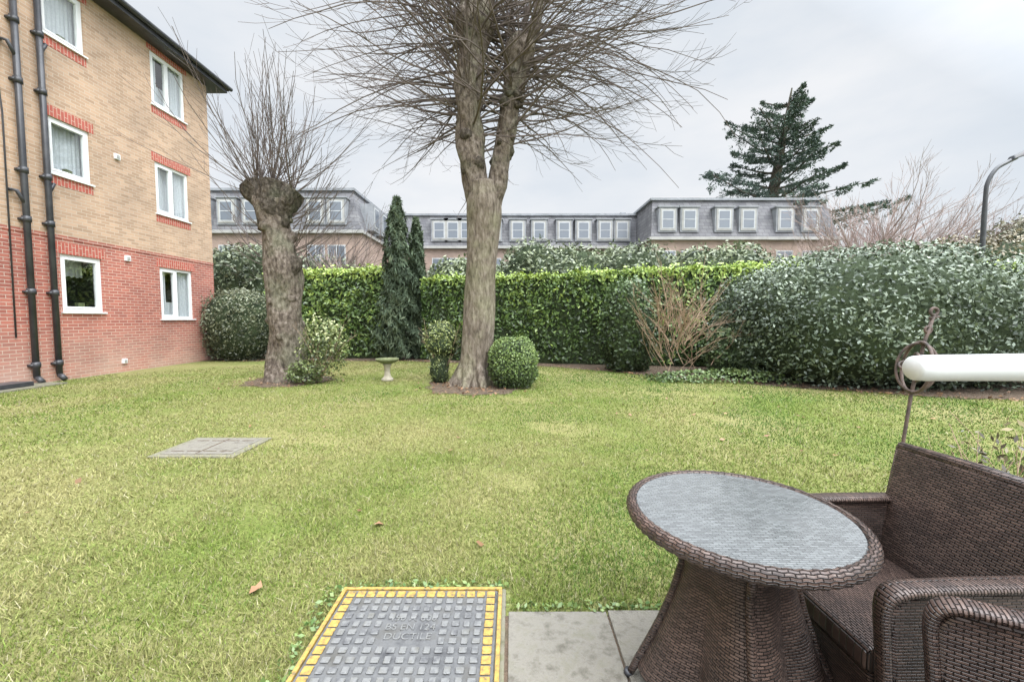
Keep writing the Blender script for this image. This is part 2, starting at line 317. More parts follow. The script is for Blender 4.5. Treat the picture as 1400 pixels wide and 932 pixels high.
for i in range(4): mb.box(-3.56+i*.17,-3.555+i*.17+.13,4.2,4.215,.018,.0215,M['soil']); mb.box(-3.56+i*.17,-3.555+i*.17+.13,4.56,4.575,.018,.0215,M['soil'])
mb.box(-3.25,-3.235,4.13,4.64,.018,.0212,M['soil'])
mb.obj('lid',e,bevel=.004)
# manhole cover
e=empty('manhole_cover'); x0,x1,y0,y1=-.875,-.03,1.02,2.045
mb=MB(); mb.box(x0,x1,y0,y1,-.03,.006,M['conc2']); mb.obj('concrete_haunch',e,bevel=.006)
fx0,fx1,fy0,fy1=x0+.015,x1-.02,y0+.015,y1-.012
mb=MB()
for a in ((fx0,fx1,fy1-.018,fy1),(fx0,fx1,fy0,fy0+.018),(fx0,fx0+.018,fy0+.019,fy1-.019),(fx1-.018,fx1,fy0+.019,fy1-.019)): mb.box(*a,-.01,.024,M['yellow'])
mb.obj('frame',e,bevel=.002)
mb=MB(); mb.box(fx0+.024,fx1-.024,fy0+.024,fy1-.024,-.01,.018,M['metal']); mb.obj('plate',e)
mb=MB(); nx,ny=15,19; gx=(fx1-fx0-.06)/nx; gy=(fy1-fy0-.06)/ny
for i in range(nx):
    for j in range(ny):
        cx=fx0+.03+gx*(i+.5); cy=fy0+.03+gy*(j+.5)
        edge=i<1 or j<1 or i>=nx-1 or j>=ny-1
        if 4<i<10 and 11<j<15 : continue
        if (i+j)%2: a,b2=.017,.014
        else: a,b2=.014,.017
        if edge: a,b2=.020,.020
        mb.box(cx-a,cx+a,cy-b2,cy+b2,.0185,.0252,M['yellow'] if edge else M['metal2'])
mb.obj('tread_studs',e,bevel=.0025,seg=1)
for k,t in enumerate(('450 X 600','BS EN 124','DUCTILE')):
    cu=bpy.data.curves.new('lettering','FONT'); cu.body=t; cu.size=.052; cu.extrude=.003; cu.align_x='CENTER'; cu.materials.append(M['metal2'])
    o=bpy.data.objects.new('cast_lettering',cu); COL.objects.link(o); o.location=(fx0+.03+gx*7.5,1.80-.055*k,.0195); o.parent=e

# ---------------------------------------------------------------- grass
def grass():
    n=400000; d=1.3*np.exp(rng.uniform(0,math.log(14.2/1.3),n)); th=rng.uniform(-1.02,1.02,n)
    P=np.c_[d*np.sin(th)*1.0,d*np.cos(th)]; P=P[P[:,1]>.9]; d=np.hypot(P[:,0],P[:,1])
    P3=np.c_[P,np.zeros(len(P))]; wob=.06*sn(P3,4,3)+.03*sn(P3,17,6)
    ok=(P[:,1]<front(P[:,0])+.05+wob)&(P[:,0]>-10.1)
    ok&=~((P[:,0]>-.03+wob*.15)&(P[:,1]<PE+.0+wob*.5)); ok&=~((P[:,0]>-.88+wob*.6)&(P[:,0]<-.01)&(P[:,1]<2.045+wob*.6))
    ok&=~((P[:,0]>-3.66+wob*.8)&(P[:,0]<-2.82+wob*.8)&(P[:,1]>4.08+wob*.8)&(P[:,1]<4.70+wob*.8))
    ok&=~((P[:,0]<-9.6)&(P[:,1]<8.75))
    for x,y,r in mulch: ok&=np.hypot(P[:,0]-x,P[:,1]-y)>r*(.93+wob*1.5)
    ok&=~((sn(P3,2.7,7)>.6)&(rng.uniform(size=len(P))<.55))
    P=P[ok];d=d[ok];P3=P3[ok];n=len(P)
    clump=sn(P3,7.,4)
    h=rng.uniform(.008,.026,n)*(1+.25*sn(P3,2.,5)+.4*clump)*(1+d*.03); h=np.maximum(h,.005); w=.0010+.00068*d
    a=rng.uniform(0,6.28,n); lean=rng.normal(0,1.0,n)*h; la=rng.uniform(0,6.28,n)
    b0=np.c_[P[:,0]-np.cos(a)*w,P[:,1]-np.sin(a)*w,np.zeros(n)-.002]; b1=np.c_[P[:,0]+np.cos(a)*w,P[:,1]+np.sin(a)*w,np.zeros(n)-.002]
    tp=np.c_[P[:,0]+np.cos(la)*lean,P[:,1]+np.sin(la)*lean,h]
    V=np.stack([b0,b1,tp],1).reshape(-1,3); F=np.arange(3*n).reshape(n,3)
    t=.50+.36*sn(P3,.9,1)+.36*sn(P3,3.1,2)+.16*clump+rng.normal(0,.2,n)-np.clip(P[:,0]*.09,-.3,.40)
    C=np.where((t<.5)[:,None],mixc((.085,.175,.026),(.20,.265,.048),t*2),mixc((.20,.265,.048),(.36,.335,.14),t*2-1))
    straw=rng.uniform(size=n)<.08; C[straw]=(.40,.36,.22)
    C=C*rng.uniform(.7,1.25,(n,1))
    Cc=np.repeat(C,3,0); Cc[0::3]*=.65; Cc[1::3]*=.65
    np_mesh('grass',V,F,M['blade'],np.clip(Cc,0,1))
grass()
n=1500; P=[]
for i in range(n):
    k=random.random()
    if k<.35: x=random.uniform(-3,11); y=float(front(x))+abs(random.gauss(0,.35))-.12
    elif k<.85: c=random.choice(mulch[:2]); r=abs(random.gauss(.6,.4)); a=random.uniform(0,6.28); x=c[0]+math.cos(a)*r; y=c[1]+math.sin(a)*r
    elif k<.90: x=random.uniform(-7,7); y=random.uniform(2.3,8)
    else: x=random.uniform(-10,-3); y=13.3+random.uniform(-.2,.5)
    P.append((x,y,.028)) 
P=np.array(P); C=mixc((.14,.07,.035),(.32,.19,.10),rng.uniform(0,1,len(P)))
leaves('fallen_leaves',P,np.tile([0,0,1.],(len(P),1)),.06,.04,C,M['leaf'],None,.3)
leaf_near=np.array([[-1.32,2.02,.03],[-1.305,2.03,.034],[-.9,2.7,.03]])
leaves('dead_leaf',leaf_near,np.tile([0,0,1.],(3,1)),.08,.055,np.array([[.30,.17,.10]]*3),M['needle'],None,.25,fold=.3)
wx=np.concatenate([rng.uniform(-.85,.9,260),rng.uniform(-.95,-.86,120)]); wy=np.concatenate([np.where(wx[:260]<-.02,2.06,1.90)+rng.normal(0,.018,260),rng.uniform(1.4,2.05,120)])
leaves('edge_weeds',np.c_[wx,wy,rng.uniform(.008,.03,380)],np.tile([0,0,1.],(380,1)),.028,.016,mixc((.06,.12,.03),(.18,.24,.07),rng.uniform(0,1,380)),M['leaf'],None,.6)

# ---------------------------------------------------------------- left brick building
B=empty('brick_apartment_building'); WX=-10.2; Y0,Y1=-4.0,14.1; ZR=3.2; ZT=9.1
wins=[(9.33,10.27,1.55,2.86,1),(11.95,13.15,1.38,2.88,2),(9.22,10.14,4.62,5.86,1),(11.95,13.15,4.42,5.88,2),(9.22,10.14,7.62,8.86,1),(11.95,13.15,7.47,8.95,2),
 (5.2,6.4,1.38,2.88,2),(5.2,6.4,4.42,5.88,2),(5.2,6.4,7.47,8.95,2),(7.0,8.05,.12,2.3,0)]
def wallYZ(mb,x,ya,yb,za,zb,ops,mat,rev=.10):
    ysv=sorted({ya,yb,*[o[0] for o in ops],*[o[1] for o in ops]}); zsv=sorted({za,zb,*[min(max(o[2],za),zb) for o in ops],*[min(max(o[3],za),zb) for o in ops]})
    for i in range(len(ysv)-1):
        for j in range(len(zsv)-1):
            cy=(ysv[i]+ysv[i+1])/2; cz=(zsv[j]+zsv[j+1])/2
            if any(o[0]<cy<o[1] and o[2]<cz<o[3] for o in ops): continue
            mb.quad((x,ysv[i],zsv[j]),(x,ysv[i+1],zsv[j]),(x,ysv[i+1],zsv[j+1]),(x,ysv[i],zsv[j+1]),mat)
    for o in ops:
        a,b,c,d=o[:4]
        if c<za or d>zb: continue
        mb.quad((x,a,c),(x-rev,a,c),(x-rev,a,d),(x,a,d),mat); mb.quad((x,b,c),(x,b,d),(x-rev,b,d),(x-rev,b,c),mat)
        mb.quad((x,a,d),(x-rev,a,d),(x-rev,b,d),(x,b,d),mat); mb.quad((x,a,c),(x,b,c),(x-rev,b,c),(x-rev,a,c),mat)
mb=MB(); lo=[w for w in wins if w[3]<ZR]; hi=[w for w in wins if w[2]>ZR]
wallYZ(mb,WX,Y0,Y1,-.2,ZR,lo,M['red']); wallYZ(mb,WX,Y0,Y1,ZR,ZT,hi,M['tan'])
for (a,b2,mat) in ((-.2,ZR,'red'),(ZR,ZT,'tan')):
    mb.quad((WX,Y1,a),(WX-9,Y1,a),(WX-9,Y1,b2),(WX,Y1,b2),M[mat]); mb.quad((WX,Y0,a),(WX-9,Y0,a),(WX-9,Y0,b2),(WX,Y0,b2),M[mat]); mb.quad((WX-9,Y0,a),(WX-9,Y1,a),(WX-9,Y1,b2),(WX-9,Y0,b2),M[mat])
mb.obj('walls',B)
mb=MB()
for w in wins:
    if w[4]==0: continue
    a,b2,c,d=w[:4]
    if w[2]>ZR:
        mb.box(WX-.05,WX+.006,a-.10,b2+.10,d+.002,min(d+.24,ZT-.01),M['redv']); mb.box(WX-.05,WX+.006,a-.02,b2+.02,c-.24,c-.042,M['redv'])
    else: mb.box(WX-.05,WX+.006,a-.10,b2+.10,d+.002,d+.24,M['redv'])
mb.box(WX-.05,WX+.012,Y0,Y1,ZR-.005,ZR+.07,M['red'])
mb.obj('brick_lintels',B)
fr=MB(); gl=MB(); cu=MB(); dk=MB()
for w in wins:
    a,b2,c,d,k=w; xf0,xf1=WX-.11,WX-.035; t=.075
    if k==0:
        fr.box(xf0,xf1,a,b2,c,d,M['white']); fr.box(xf1,xf1+.01,a+.15,b2-.15,c+1.1,d-.2,M['fglass']); continue
    for bx in ((a,b2,c,c+t),(a,b2,d-t,d)): fr.box(xf0,xf1,*bx,M['white'])
    for yy in (a,b2-t): fr.box(xf0,xf1,yy,yy+t,c+t,d-t,M['white'])
    if k==2: fr.box(xf0,xf1,(a+b2)/2-.05,(a+b2)/2+.05,c+t,d-t,M['white'])
    seg=[(a+t,b2-t)] if k==1 else [(a+t,(a+b2)/2-.05),((a+b2)/2+.05,b2-t)]
    for s0,s1 in seg[:1] if k==2 else seg:
        for bx in ((s0,s1,c+t,c+t+.045),(s0,s1,d-t-.045,d-t)): fr.box(xf0+.01,xf1+.012,*bx,M['white'])
        for yy in (s0,s1-.045): fr.box(xf0+.01,xf1+.012,yy,yy+.045,c+t+.045,d-t-.045,M['white'])
    fr.box(WX-.11,WX+.05,a-.04,b2+.04,c-.04,c-.002,M['white'])
    gl.quad((xf0+.04,a+t,c+t),(xf0+.04,b2-t,c+t),(xf0+.04,b2-t,d-t),(xf0+.04,a+t,d-t),M['glass'])
    ny_=60
    def curt(s0,s1,z0,z1,amp=.02,fr_=60,xo=.16):
        V=[];F=[]
        for i in range(ny_+1):
            y=s0+(s1-s0)*i/ny_; x=WX-xo+amp*math.sin(y*fr_)+.008*math.sin(y*fr_*2.3)
            V+= [(x,y,z0+.015*math.sin(y*50)),(x,y,z1)]
        for i in range(ny_): F.append((2*i,2*i+2,2*i+3,2*i+1))
        cu.add(V,F,M['curtain'])
    if k==1: 
        if c>ZR: curt(a-.05,b2+.1,c,d,.015,70,.22)
        else: curt(a,b2,c+.85,d-.02,.01,60,.5)
        dk.box(WX-.20,WX-.12,a+.45,a+.60,c+.02,c+.22,M['moss'])
    else:
        curt(a,a+.34,c,d); curt(b2-.38,b2+.05,c,d)
        if c<3: curt(a+.34,b2-.38,c,c+.5,.008,40,.2)
        elif c<5: curt(a+.34,b2-.38,c,d-.1,.008,40,.24)
        else: curt(a+.34,b2-.38,c,c+.7,.008,40,.24)
    dk.box(WX-1.8,WX-1.6,a-.5,b2+.5,c-.5,d+.3,M['dark'])
    for yy in (a-.5,b2+.5): dk.quad((WX-.2,yy,c-.5),(WX-1.7,yy,c-.5),(WX-1.7,yy,d+.3),(WX-.2,yy,d+.3),M['dark'])
    dk.quad((WX-.2,a-.5,d+.3),(WX-1.7,a-.5,d+.3),(WX-1.7,b2+.5,d+.3),(WX-.2,b2+.5,d+.3),M['dark']); dk.quad((WX-.2,a-.5,c-.4),(WX-1.7,a-.5,c-.4),(WX-1.7,b2+.5,c-.4),(WX-.2,b2+.5,c-.4),M['dark'])
fr.obj('window_frames',B,bevel=.004,seg=1); gl.obj('window_glass',B); cu.obj('curtains',B,smooth=True); dk.obj('rooms',B)
mb=MB(); ex=WX+.42; ey=Y1+.42
mb.box(WX-9.4,ex,Y0-.4,ey,ZT+.001,ZT+.03,M['black']); mb.box(ex-.03,ex,Y0-.4,ey,ZT+.031,ZT+.21,M['black']); mb.box(WX-9.4,ex-.031,ey-.03,ey,ZT+.031,ZT+.21,M['black'])
mb.tube([(ex+.07,Y0-.4,ZT+.17),(ex+.07,ey+.1,ZT+.17)],.065,M['black'],10); mb.tube([(WX-9.4,ey+.07,ZT+.17),(ex,ey+.07,ZT+.17)],.06,M['black'],10)
mb.obj('eaves_gutter',B)
mb=MB(); rz=ZT+.2; rx=WX-4.5
V=[(ex,Y0-.4,rz),(ex,ey,rz),(WX-9.4,ey,rz),(WX-9.4,Y0-.4,rz),(rx,Y0+4.5,rz+2.9),(rx,ey-4.9,rz+2.9)]
mb.add(V,[(0,1,5,4),(1,2,5),(2,3,4,5),(3,0,4),(0,3,2,1)],M['tile']); mb.obj('roof',B)
mb=MB()
for y in (8.66,9.10):
    r=.055; x=WX+.09
    mb.tube([(x,y,.15),(x,y,9.0)],r,M['black'],12); mb.tube([(x,y,9.0),(x+.12,y,9.15),(ex+.02,y,9.22)],.05,M['black'],10)
    for z in (.35,1.9,3.4,4.4,6.2,7.4,8.7): mb.tube([(x,y,z),(x,y,z+.12)],r+.018,M['black'],12); mb.box(WX,WX+.1,y-.09,y+.09,z+.03,z+.08,M['black'])
    mb.tube([(x,y,.15),(x+.12,y,.04)],r,M['black'],12)
for z in (4.35,7.3): mb.tube([(WX+.09,9.10,z-.25),(WX+.11,9.2,z),(WX-.05,9.26,z+.02)],.035,M['black'],8); mb.tube([(WX+.09,8.66,z-.6),(WX+.11,8.5,z-.35),(WX-.05,8.45,z-.33)],.035,M['black'],8)
mb.tube([(WX+.02,8.42,7.6),(WX+.02,8.44,6.8),(WX+.03,8.36,6.3),(WX+.02,8.42,5.5),(WX+.02,8.40,1.0)],.014,M['black'],6)
mb.obj('drain_pipes',B,smooth=True)
mb=MB()
for y,z,s in ((10.8,5.55,.07),(10.95,2.98,.07),(10.72,.28,.06)): mb.box(WX-.01,WX+.05,y-s,y+s,z-s,z+s,M['white']); mb.box(WX+.05,WX+.062,y-s*.6,y+s*.6,z-s*.6,z+s*.6,M['stone'])
mb.obj('wall_vents',B,bevel=.008)

# ---------------------------------------------------------------- mansard building behind
Q=empty('mansard_apartment_block'); ZE,ZM=7.5,10.8
def block(xa,xb,yf,yb,wx,sl=.9,zm=ZM,s0=.9,s1=.9):
    mb=MB(); mb.box(xa,xb,yf,yb,-.1,ZE,M['farbrick']); mb.box(xa-.2,xb+.2,yf-.28,yb,ZE+.002,ZE+.22,M['stone'])
    V=[(xa,yf,ZE+.22),(xb,yf,ZE+.22),(xb,yb,ZE+.22),(xa,yb,ZE+.22),(xa+s0,yf+sl,zm),(xb-s1,yf+sl,zm),(xb-s1,yb,zm),(xa+s0,yb,zm)]
    mb.add(V,[(0,1,5,4),(1,2,6,5),(2,3,7,6),(3,0,4,7)],M['slate'])
    mb.box(xa+s0-.18,xb-s1+.18,yf+sl-.18,yb+.1,zm+.001,zm+.18,M['lead'])
    for k in range(4):
        px=xa+(xb-xa)*(.15+.23*k)+random.uniform(-1,1); mb.box(px,px+.5,yf+3,yf+3.5,zm+.18,zm+.18+random.uniform(.3,.7),M['lead'])
    mb.obj('block',Q)
    d=MB()
    for x in wx:
        w=.72; z0,z1=8.15,10.05
        d.box(x-w,x+w,yf+.02,yf+1.0,z0,z1,M['lead']); d.box(x-w-.08,x+w+.08,yf-.06,yf+1.0,z1+.001,z1+.10,M['lead'])
        d.box(x-w+.12,x+w-.12,yf-.03,yf+.018,z0+.12,z1-.12,M['stone']); d.box(x-.48,x+.48,yf-.05,yf-.032,z0+.24,z1-.22,M['paintw'])
        d.box(x-.40,x+.40,yf-.06,yf-.051,z0+.32,z1-.30,M['fglass']); d.box(x-.40,x+.40,yf-.072,yf-.061,9.08,9.13,M['paintw'])
        d.box(x-.65,x+.65,yf-.03,yf-.002,5.1,6.7,M['paintw']); d.box(x-.57,x+.57,yf-.042,yf-.031,5.18,6.62,M['fglass']); d.box(x-.03,x+.03,yf-.052,yf-.043,5.18,6.62,M['paintw'])
    d.obj('dormers',Q)
block(-24,-10.9,30,48,[-22.5,-20.6,-18.8,-16.9,-14.2,-12.7])
block(-14,14,36.5,47.8,[-6.4,-5.2,-4.0,-1.6,.5,2.4,4.6,6.3,8.2,9.7],sl=1.0,zm=10.6)
block(10.9,25.6,32.5,48,[12.2,13.9,16.6,18.5,21.4,23.4],s0=.35,s1=.5)
d=MB()
for y in (32.2,34.2):
    d.box(-11.6,-10.5,y-.7,y+.7,8.05,10.05,M['lead']); d.box(-10.49,-10.46,y-.5,y+.5,8.3,9.8,M['paintw']); d.box(-10.455,-10.44,y-.42,y+.42,8.4,9.7,M['fglass'])
d.obj('return_dormers',Q)

# ---------------------------------------------------------------- trees
def sprout(mb,p,d,L,r0,r1,mat,seg=7,up=.25,curl=.12,sides=4,twigs=5,tl=(.4,1.2)):
    p=Vector(p); d=Vector(d).normalized(); pts=[p.copy()]; ax=Vector((random.gauss(0,1),random.gauss(0,1),random.gauss(0,1)))*curl; dirs=[d.copy()]
    for i in range(seg):
        d=(d+Vector((0,0,up/seg))+ax/seg+Vector((random.gauss(0,.07),random.gauss(0,.07),random.gauss(0,.07)))).normalized(); p=p+d*L/seg; pts.append(p.copy()); dirs.append(d.copy())
    rad=[r0+(r1-r0)*(i/seg)**.8 for i in range(seg+1)]; mb.tube(pts,rad,mat,sides,False)
    for k in range(twigs):
        i=random.randint(1,seg-1); dd=(dirs[i]+Vector((random.gauss(0,1),random.gauss(0,1),random.gauss(0,1))).normalized()*.55).normalized()
        l=random.uniform(*tl)*(1-.4*i/seg); q=pts[i].lerp(pts[i+1],random.random()); tp=[q]
        for s in range(3):
            dd=(dd+Vector((0,0,.1))+Vector((random.gauss(0,.09),random.gauss(0,.09),random.gauss(0,.09)))).normalized(); q=q+dd*l/3; tp.append(q)
        mb.tube(tp,[rad[i]*.55,rad[i]*.45,r1*.9,r1*.7],mat,3,False)
        if l>.8:
            for s in (1,2):
                d2=(dd+Vector((random.gauss(0,1),random.gauss(0,1),random.gauss(0,1))).normalized()*.6).normalized(); mb.tube([tp[s],tp[s]+d2*l*.25,tp[s]+(d2+Vector((0,0,.15)))*l*.5],[r1,r1*.8,r1*.6],mat,3,False)
T=empty('pollarded_lime_tree'); mb=MB(); TY=8.7
def thick(mb,pts,n,mat,sides=22,nz=.06,nf=3.):
    A=interp(pts,n); mb.tube([tuple(a[:3]) for a in A],list(A[:,3]),mat,sides,True,nz,nf)
def knob(mb,c,r,mat):
    V=[];F=[];n=12;m_=8
    for i in range(m_+1):
        for k in range(n):
            a=-math.pi/2+math.pi*i/m_; b=2*math.pi*k/n; q=1+random.uniform(-.14,.14); V.append((c[0]+math.cos(a)*math.cos(b)*r*q,c[1]+math.cos(a)*math.sin(b)*r*q,c[2]+math.sin(a)*r*q))
    for i in range(m_):
        for k in range(n): F.append((i*n+k,i*n+(k+1)%n,(i+1)*n+(k+1)%n,(i+1)*n+k))
    mb.add(V,F,mat)
thick(mb,[(-.78,TY,-.15,.60),(-.77,TY,.08,.45),(-.76,TY,.45,.36),(-.72,TY,1.1,.335),(-.67,TY,2.0,.32),(-.62,TY,3.0,.33),(-.58,TY,3.7,.37),(-.62,TY,4.2,.30)],54,M['bark'],26,.07)
thick(mb,[(-.68,TY,3.6,.24),(-.80,TY-.02,4.5,.28),(-.88,TY-.05,5.3,.26),(-.90,TY-.05,6.1,.27),(-.80,TY-.05,6.8,.29),(-.75,TY-.05,7.35,.40),(-.7,TY,7.75,.25)],56,M['bark2'],22,.17,5)
thick(mb,[(-.48,TY,3.5,.22),(-.28,TY+.02,4.4,.20),(-.15,TY+.05,5.1,.19),(.0,TY+.05,5.9,.20),(.10,TY+.05,6.5,.24),(.15,TY+.05,6.9,.31),(.2,TY+.05,7.15,.18)],50,M['bark2'],20,.17,5)
thick(mb,[(-.75,TY,7.3,.20),(-.95,TY+.1,7.9,.15),(-1.0,TY+.2,8.6,.10)],10,M['bark2'],12,.1)
thick(mb,[(-.68,TY,7.4,.18),(-.4,TY-.2,8.0,.13),(-.3,TY-.3,8.8,.09)],10,M['bark2'],12,.1)
thick(mb,[(.14,TY,6.8,.18),(.45,TY+.1,7.3,.12),(.6,TY+.1,8.2,.08)],10,M['bark2'],12,.1)
for k in range(40):
    if random.random()<.6: z=random.uniform(4.4,7.5); cx=np.interp(z,[3.7,4.5,5.3,6.1,6.8,7.4],[-.68,-.8,-.88,-.9,-.8,-.75]); rr=.25
    else: z=random.uniform(4.6,7.0); cx=np.interp(z,[3.6,4.4,5.1,5.9,6.5,6.9],[-.48,-.28,-.15,0,.1,.15]); rr=.18
    a=random.uniform(0,6.28); knob(mb,(cx+math.cos(a)*rr*.85,TY+math.sin(a)*rr*.85,z),random.uniform(.05,.14),M['cut'])
for i in range(9):
    a=i*.7+.2; thick(mb,[(-.77+math.cos(a)*.2,TY+math.sin(a)*.2,.5,.12),(-.77+math.cos(a)*.42,TY+math.sin(a)*.42,.12,.11),(-.77+math.cos(a)*.62,TY+math.sin(a)*.62,-.06,.05)],10,M['bark'],10,.08)
mb.obj('trunk',T,smooth=True)
mb=MB()
heads=[((-.78,TY,7.3),.34,.25),((.15,TY,6.85),.28,.22),((-.88,TY,6.2),.22,.15),((-.3,TY,8.7),.1,.05),((-1,TY+.2,8.4),.1,.06),((.55,TY+.1,8.0),.1,.07),((-.85,TY,5.3),.2,.10),((.03,TY,5.8),.18,.10)]
for k in range(330):
    r=random.random(); acc=0
    for h in heads:
        acc+=h[2]
        if r<=acc: break
    side=random.choice([0,math.pi])+random.gauss(0,.7) if random.random()<.65 else random.uniform(0,6.28)
    el=random.uniform(-.05,1.3) if random.random()<.62 else random.uniform(-.15,.5)
    d=Vector((math.cos(side)*math.cos(el),math.sin(side)*math.cos(el)*.85,math.sin(el)))
    L=random.uniform(2.4,5.0)*(1.0 if h[2]>.1 else .85)
    if h[0][2]>7.9: L*=.75
    sprout(mb,Vector(h[0])+Vector((0,0,random.gauss(0,.28)))+d*h[1]*.5,d,L,random.uniform(.014,.029),.0042,M['twig'],8,up=random.uniform(-.6,.35),curl=.28,twigs=random.randint(4,8),tl=(.5,1.6))
mb.obj('branches',T)

T=empty('pollarded_tree_stump'); mb=MB(); TY=9.2
thick(mb,[(-5.08,TY,-.15,.54),(-5.08,TY,.15,.43),(-5.06,TY,.8,.37),(-5.08,TY,1.6,.36),(-5.10,TY,2.4,.37),(-5.18,TY,3.0,.32),(-5.26,TY,3.6,.31),(-5.30,TY,3.95,.36)],60,M['bark2'],26,.11,4.)
thick(mb,[(-5.28,TY,3.4,.28),(-5.42,TY,3.9,.27),(-5.62,TY-.05,4.2,.25),(-5.68,TY-.05,4.36,.24)],16,M['cut'],14,.22,6)
thick(mb,[(-5.28,TY,3.5,.28),(-5.26,TY-.1,4.0,.27),(-5.24,TY-.1,4.38,.25)],14,M['cut'],14,.22,6)
thick(mb,[(-5.2,TY,3.5,.27),(-5.0,TY,3.95,.24),(-4.80,TY+.05,4.22,.24)],14,M['cut'],14,.22,6)
thick(mb,[(-5.0,TY-.1,2.3,.2),(-4.80,TY-.1,2.55,.15),(-4.74,TY-.1,2.75,.1)],8,M['cut'],12,.2,6)
for k in range(26):
    z=random.uniform(.8,4.0); a=random.uniform(0,6.28); cx=np.interp(z,[0,2,3,4],[-5.07,-5.09,-5.18,-5.3]); knob(mb,(cx+math.cos(a)*.29,TY+math.sin(a)*.29,z),random.uniform(.05,.13),M['bark2'])
mb.obj('trunk',T,smooth=True); mb=MB()
for k in range(90):
    h=random.choice([(-5.62,TY,4.2),(-5.28,TY,4.2),(-4.85,TY,4.1),(-5.4,TY,4.0)]); a=random.uniform(0,6.28); el=random.uniform(.25,1.45)
    d=Vector((math.cos(a)*math.cos(el),math.sin(a)*math.cos(el),math.sin(el))); sprout(mb,h,d,random.uniform(1.3,3.2),.012,.004,M['twig'],6,up=.5,curl=.2,twigs=random.randint(3,6),tl=(.4,1.0))
for k in range(34):
    s=random.choice([-1,1]); a=random.uniform(-.9,.9)+(0 if s>0 else math.pi)
    sprout(mb,(-5.15+.3*s,TY,random.uniform(2.5,3.8)),(math.cos(a),math.sin(a),.3),random.uniform(.9,2.2),.012,.004,M['twig'],6,up=1.1,curl=.25,twigs=4,tl=(.3,.9))
mb.obj('shoots',T)

def bare(name,c,h,spread,n,mat,r=.05,tw=9):
    T=empty(name); mb=MB()
    mb.tube([(c[0],c[1],0),(c[0],c[1],h*.35)],[r*2.2,r*1.6],mat,8)
    for k in range(n):
        a=random.uniform(0,6.28); z=h*random.uniform(.12,.42); el=random.uniform(.35,1.4)
        sprout(mb,(c[0],c[1],z),(math.cos(a)*spread,math.sin(a)*spread,math.sin(el)*1.2),h*random.uniform(.4,.62),r*.8,r*.14,mat,7,up=.3,curl=.4,twigs=tw,tl=(h*.08,h*.22))
    mb.obj('branches',T); return T
bare('bare_tree',(21.3,25),11.2,.9,70,M['twigr'],.06,14)
bare('bare_tree',(25.5,27),11.0,1.0,70,M['twigr'],.06,14)
bare('bare_tree',(-7.5,19),6.2,1.0,36,M['twigr'],.045)
bare('bare_tree',(-9.8,21),8.0,1.0,40,M['twig'],.045)
bare('bare_tree',(30.5,24),8.5,1.2,50,M['twigr'],.055)
T=empty('twiggy_shrub'); mb=MB()
for k in range(75):
    a=random.uniform(0,6.28); s=random.gauss(0,.34); sprout(mb,(4.0+s,9.75+random.gauss(0,.12),.1+random.uniform(0,1.2)),(math.cos(a)*.7+s*.5,math.sin(a)*.35,1.),random.uniform(.8,1.7),.009,.004,M['twigp'],6,up=.2,curl=.7,twigs=7,tl=(.2,.6))
mb.obj('stems',T)
def cedar(cx,cy,H):
    T=empty('cedar_tree'); mb=MB(); tpx=([0,.5,.8,1],[0,.6,1.7,2.4]); mb.tube([(cx,cy,0),(cx+.6,cy,H*.5),(cx+1.7,cy,H*.8),(cx+2.4,cy,H)],[.8,.6,.3,.06],M['cut'],10)
    Ps=[];Ns=[]
    z=9.5; lev=0
    while z<H-.4:
        f=(z-9.5)/(H-9.5); R=9.8*(1-f)**.72+.5; nb=random.randint(5,7) if f<.8 else 4; a0=random.uniform(0,6.28)
        tx=cx+np.interp(z/H,*tpx)
        for b in range(nb):
            a=a0+b*2*math.pi/nb+random.uniform(-.35,.35); L=R*random.uniform(.55,1.08)*(1-.08*math.cos(a)); rise=random.uniform(.0,.16)+f*.35; zz=z+random.uniform(-.3,.3)
            end=(tx+math.cos(a)*L,cy+math.sin(a)*L,zz+L*rise); mb.tube([(tx,cy,zz),((tx+end[0])/2,(cy+end[1])/2,zz+L*rise*.35),end],[.14*(1-f)+.04,.08,.03],M['cut'],5,False)
            n=int(110*L*L**.2)
            u=rng.uniform(.12,1.06,n)**.7; wd=(.10+.24*np.sin(np.clip(u,0,1)*2.9))*L*.8; off2=rng.uniform(-1,1,n)*wd
            p=np.c_[tx+math.cos(a)*L*u-math.sin(a)*off2,cy+math.sin(a)*L*u+math.cos(a)*off2,zz+L*rise*u**1.6-np.abs(off2)*.13+rng.normal(0,.09,n)]
            keep=sn(p,1.9,b)>-.15; p=p[keep]
            Ps.append(p); Ns.append(np.tile([0,0,1.],(len(p),1)))
        z+=random.uniform(1.35,1.75)*(1.15-f*.45); lev+=1
    P=np.concatenate(Ps);Nn=np.concatenate(Ns)
    cols=leafcols(P,(.055,.075,.065),(.10,.135,.11),(.18,.22,.175),0,4,.8)
    leaves('needle_sprays',P,Nn,.42,.11,cols,M['needle'],T,.55)
    mb.obj('trunk',T)
cedar(25.4,42,24.2)
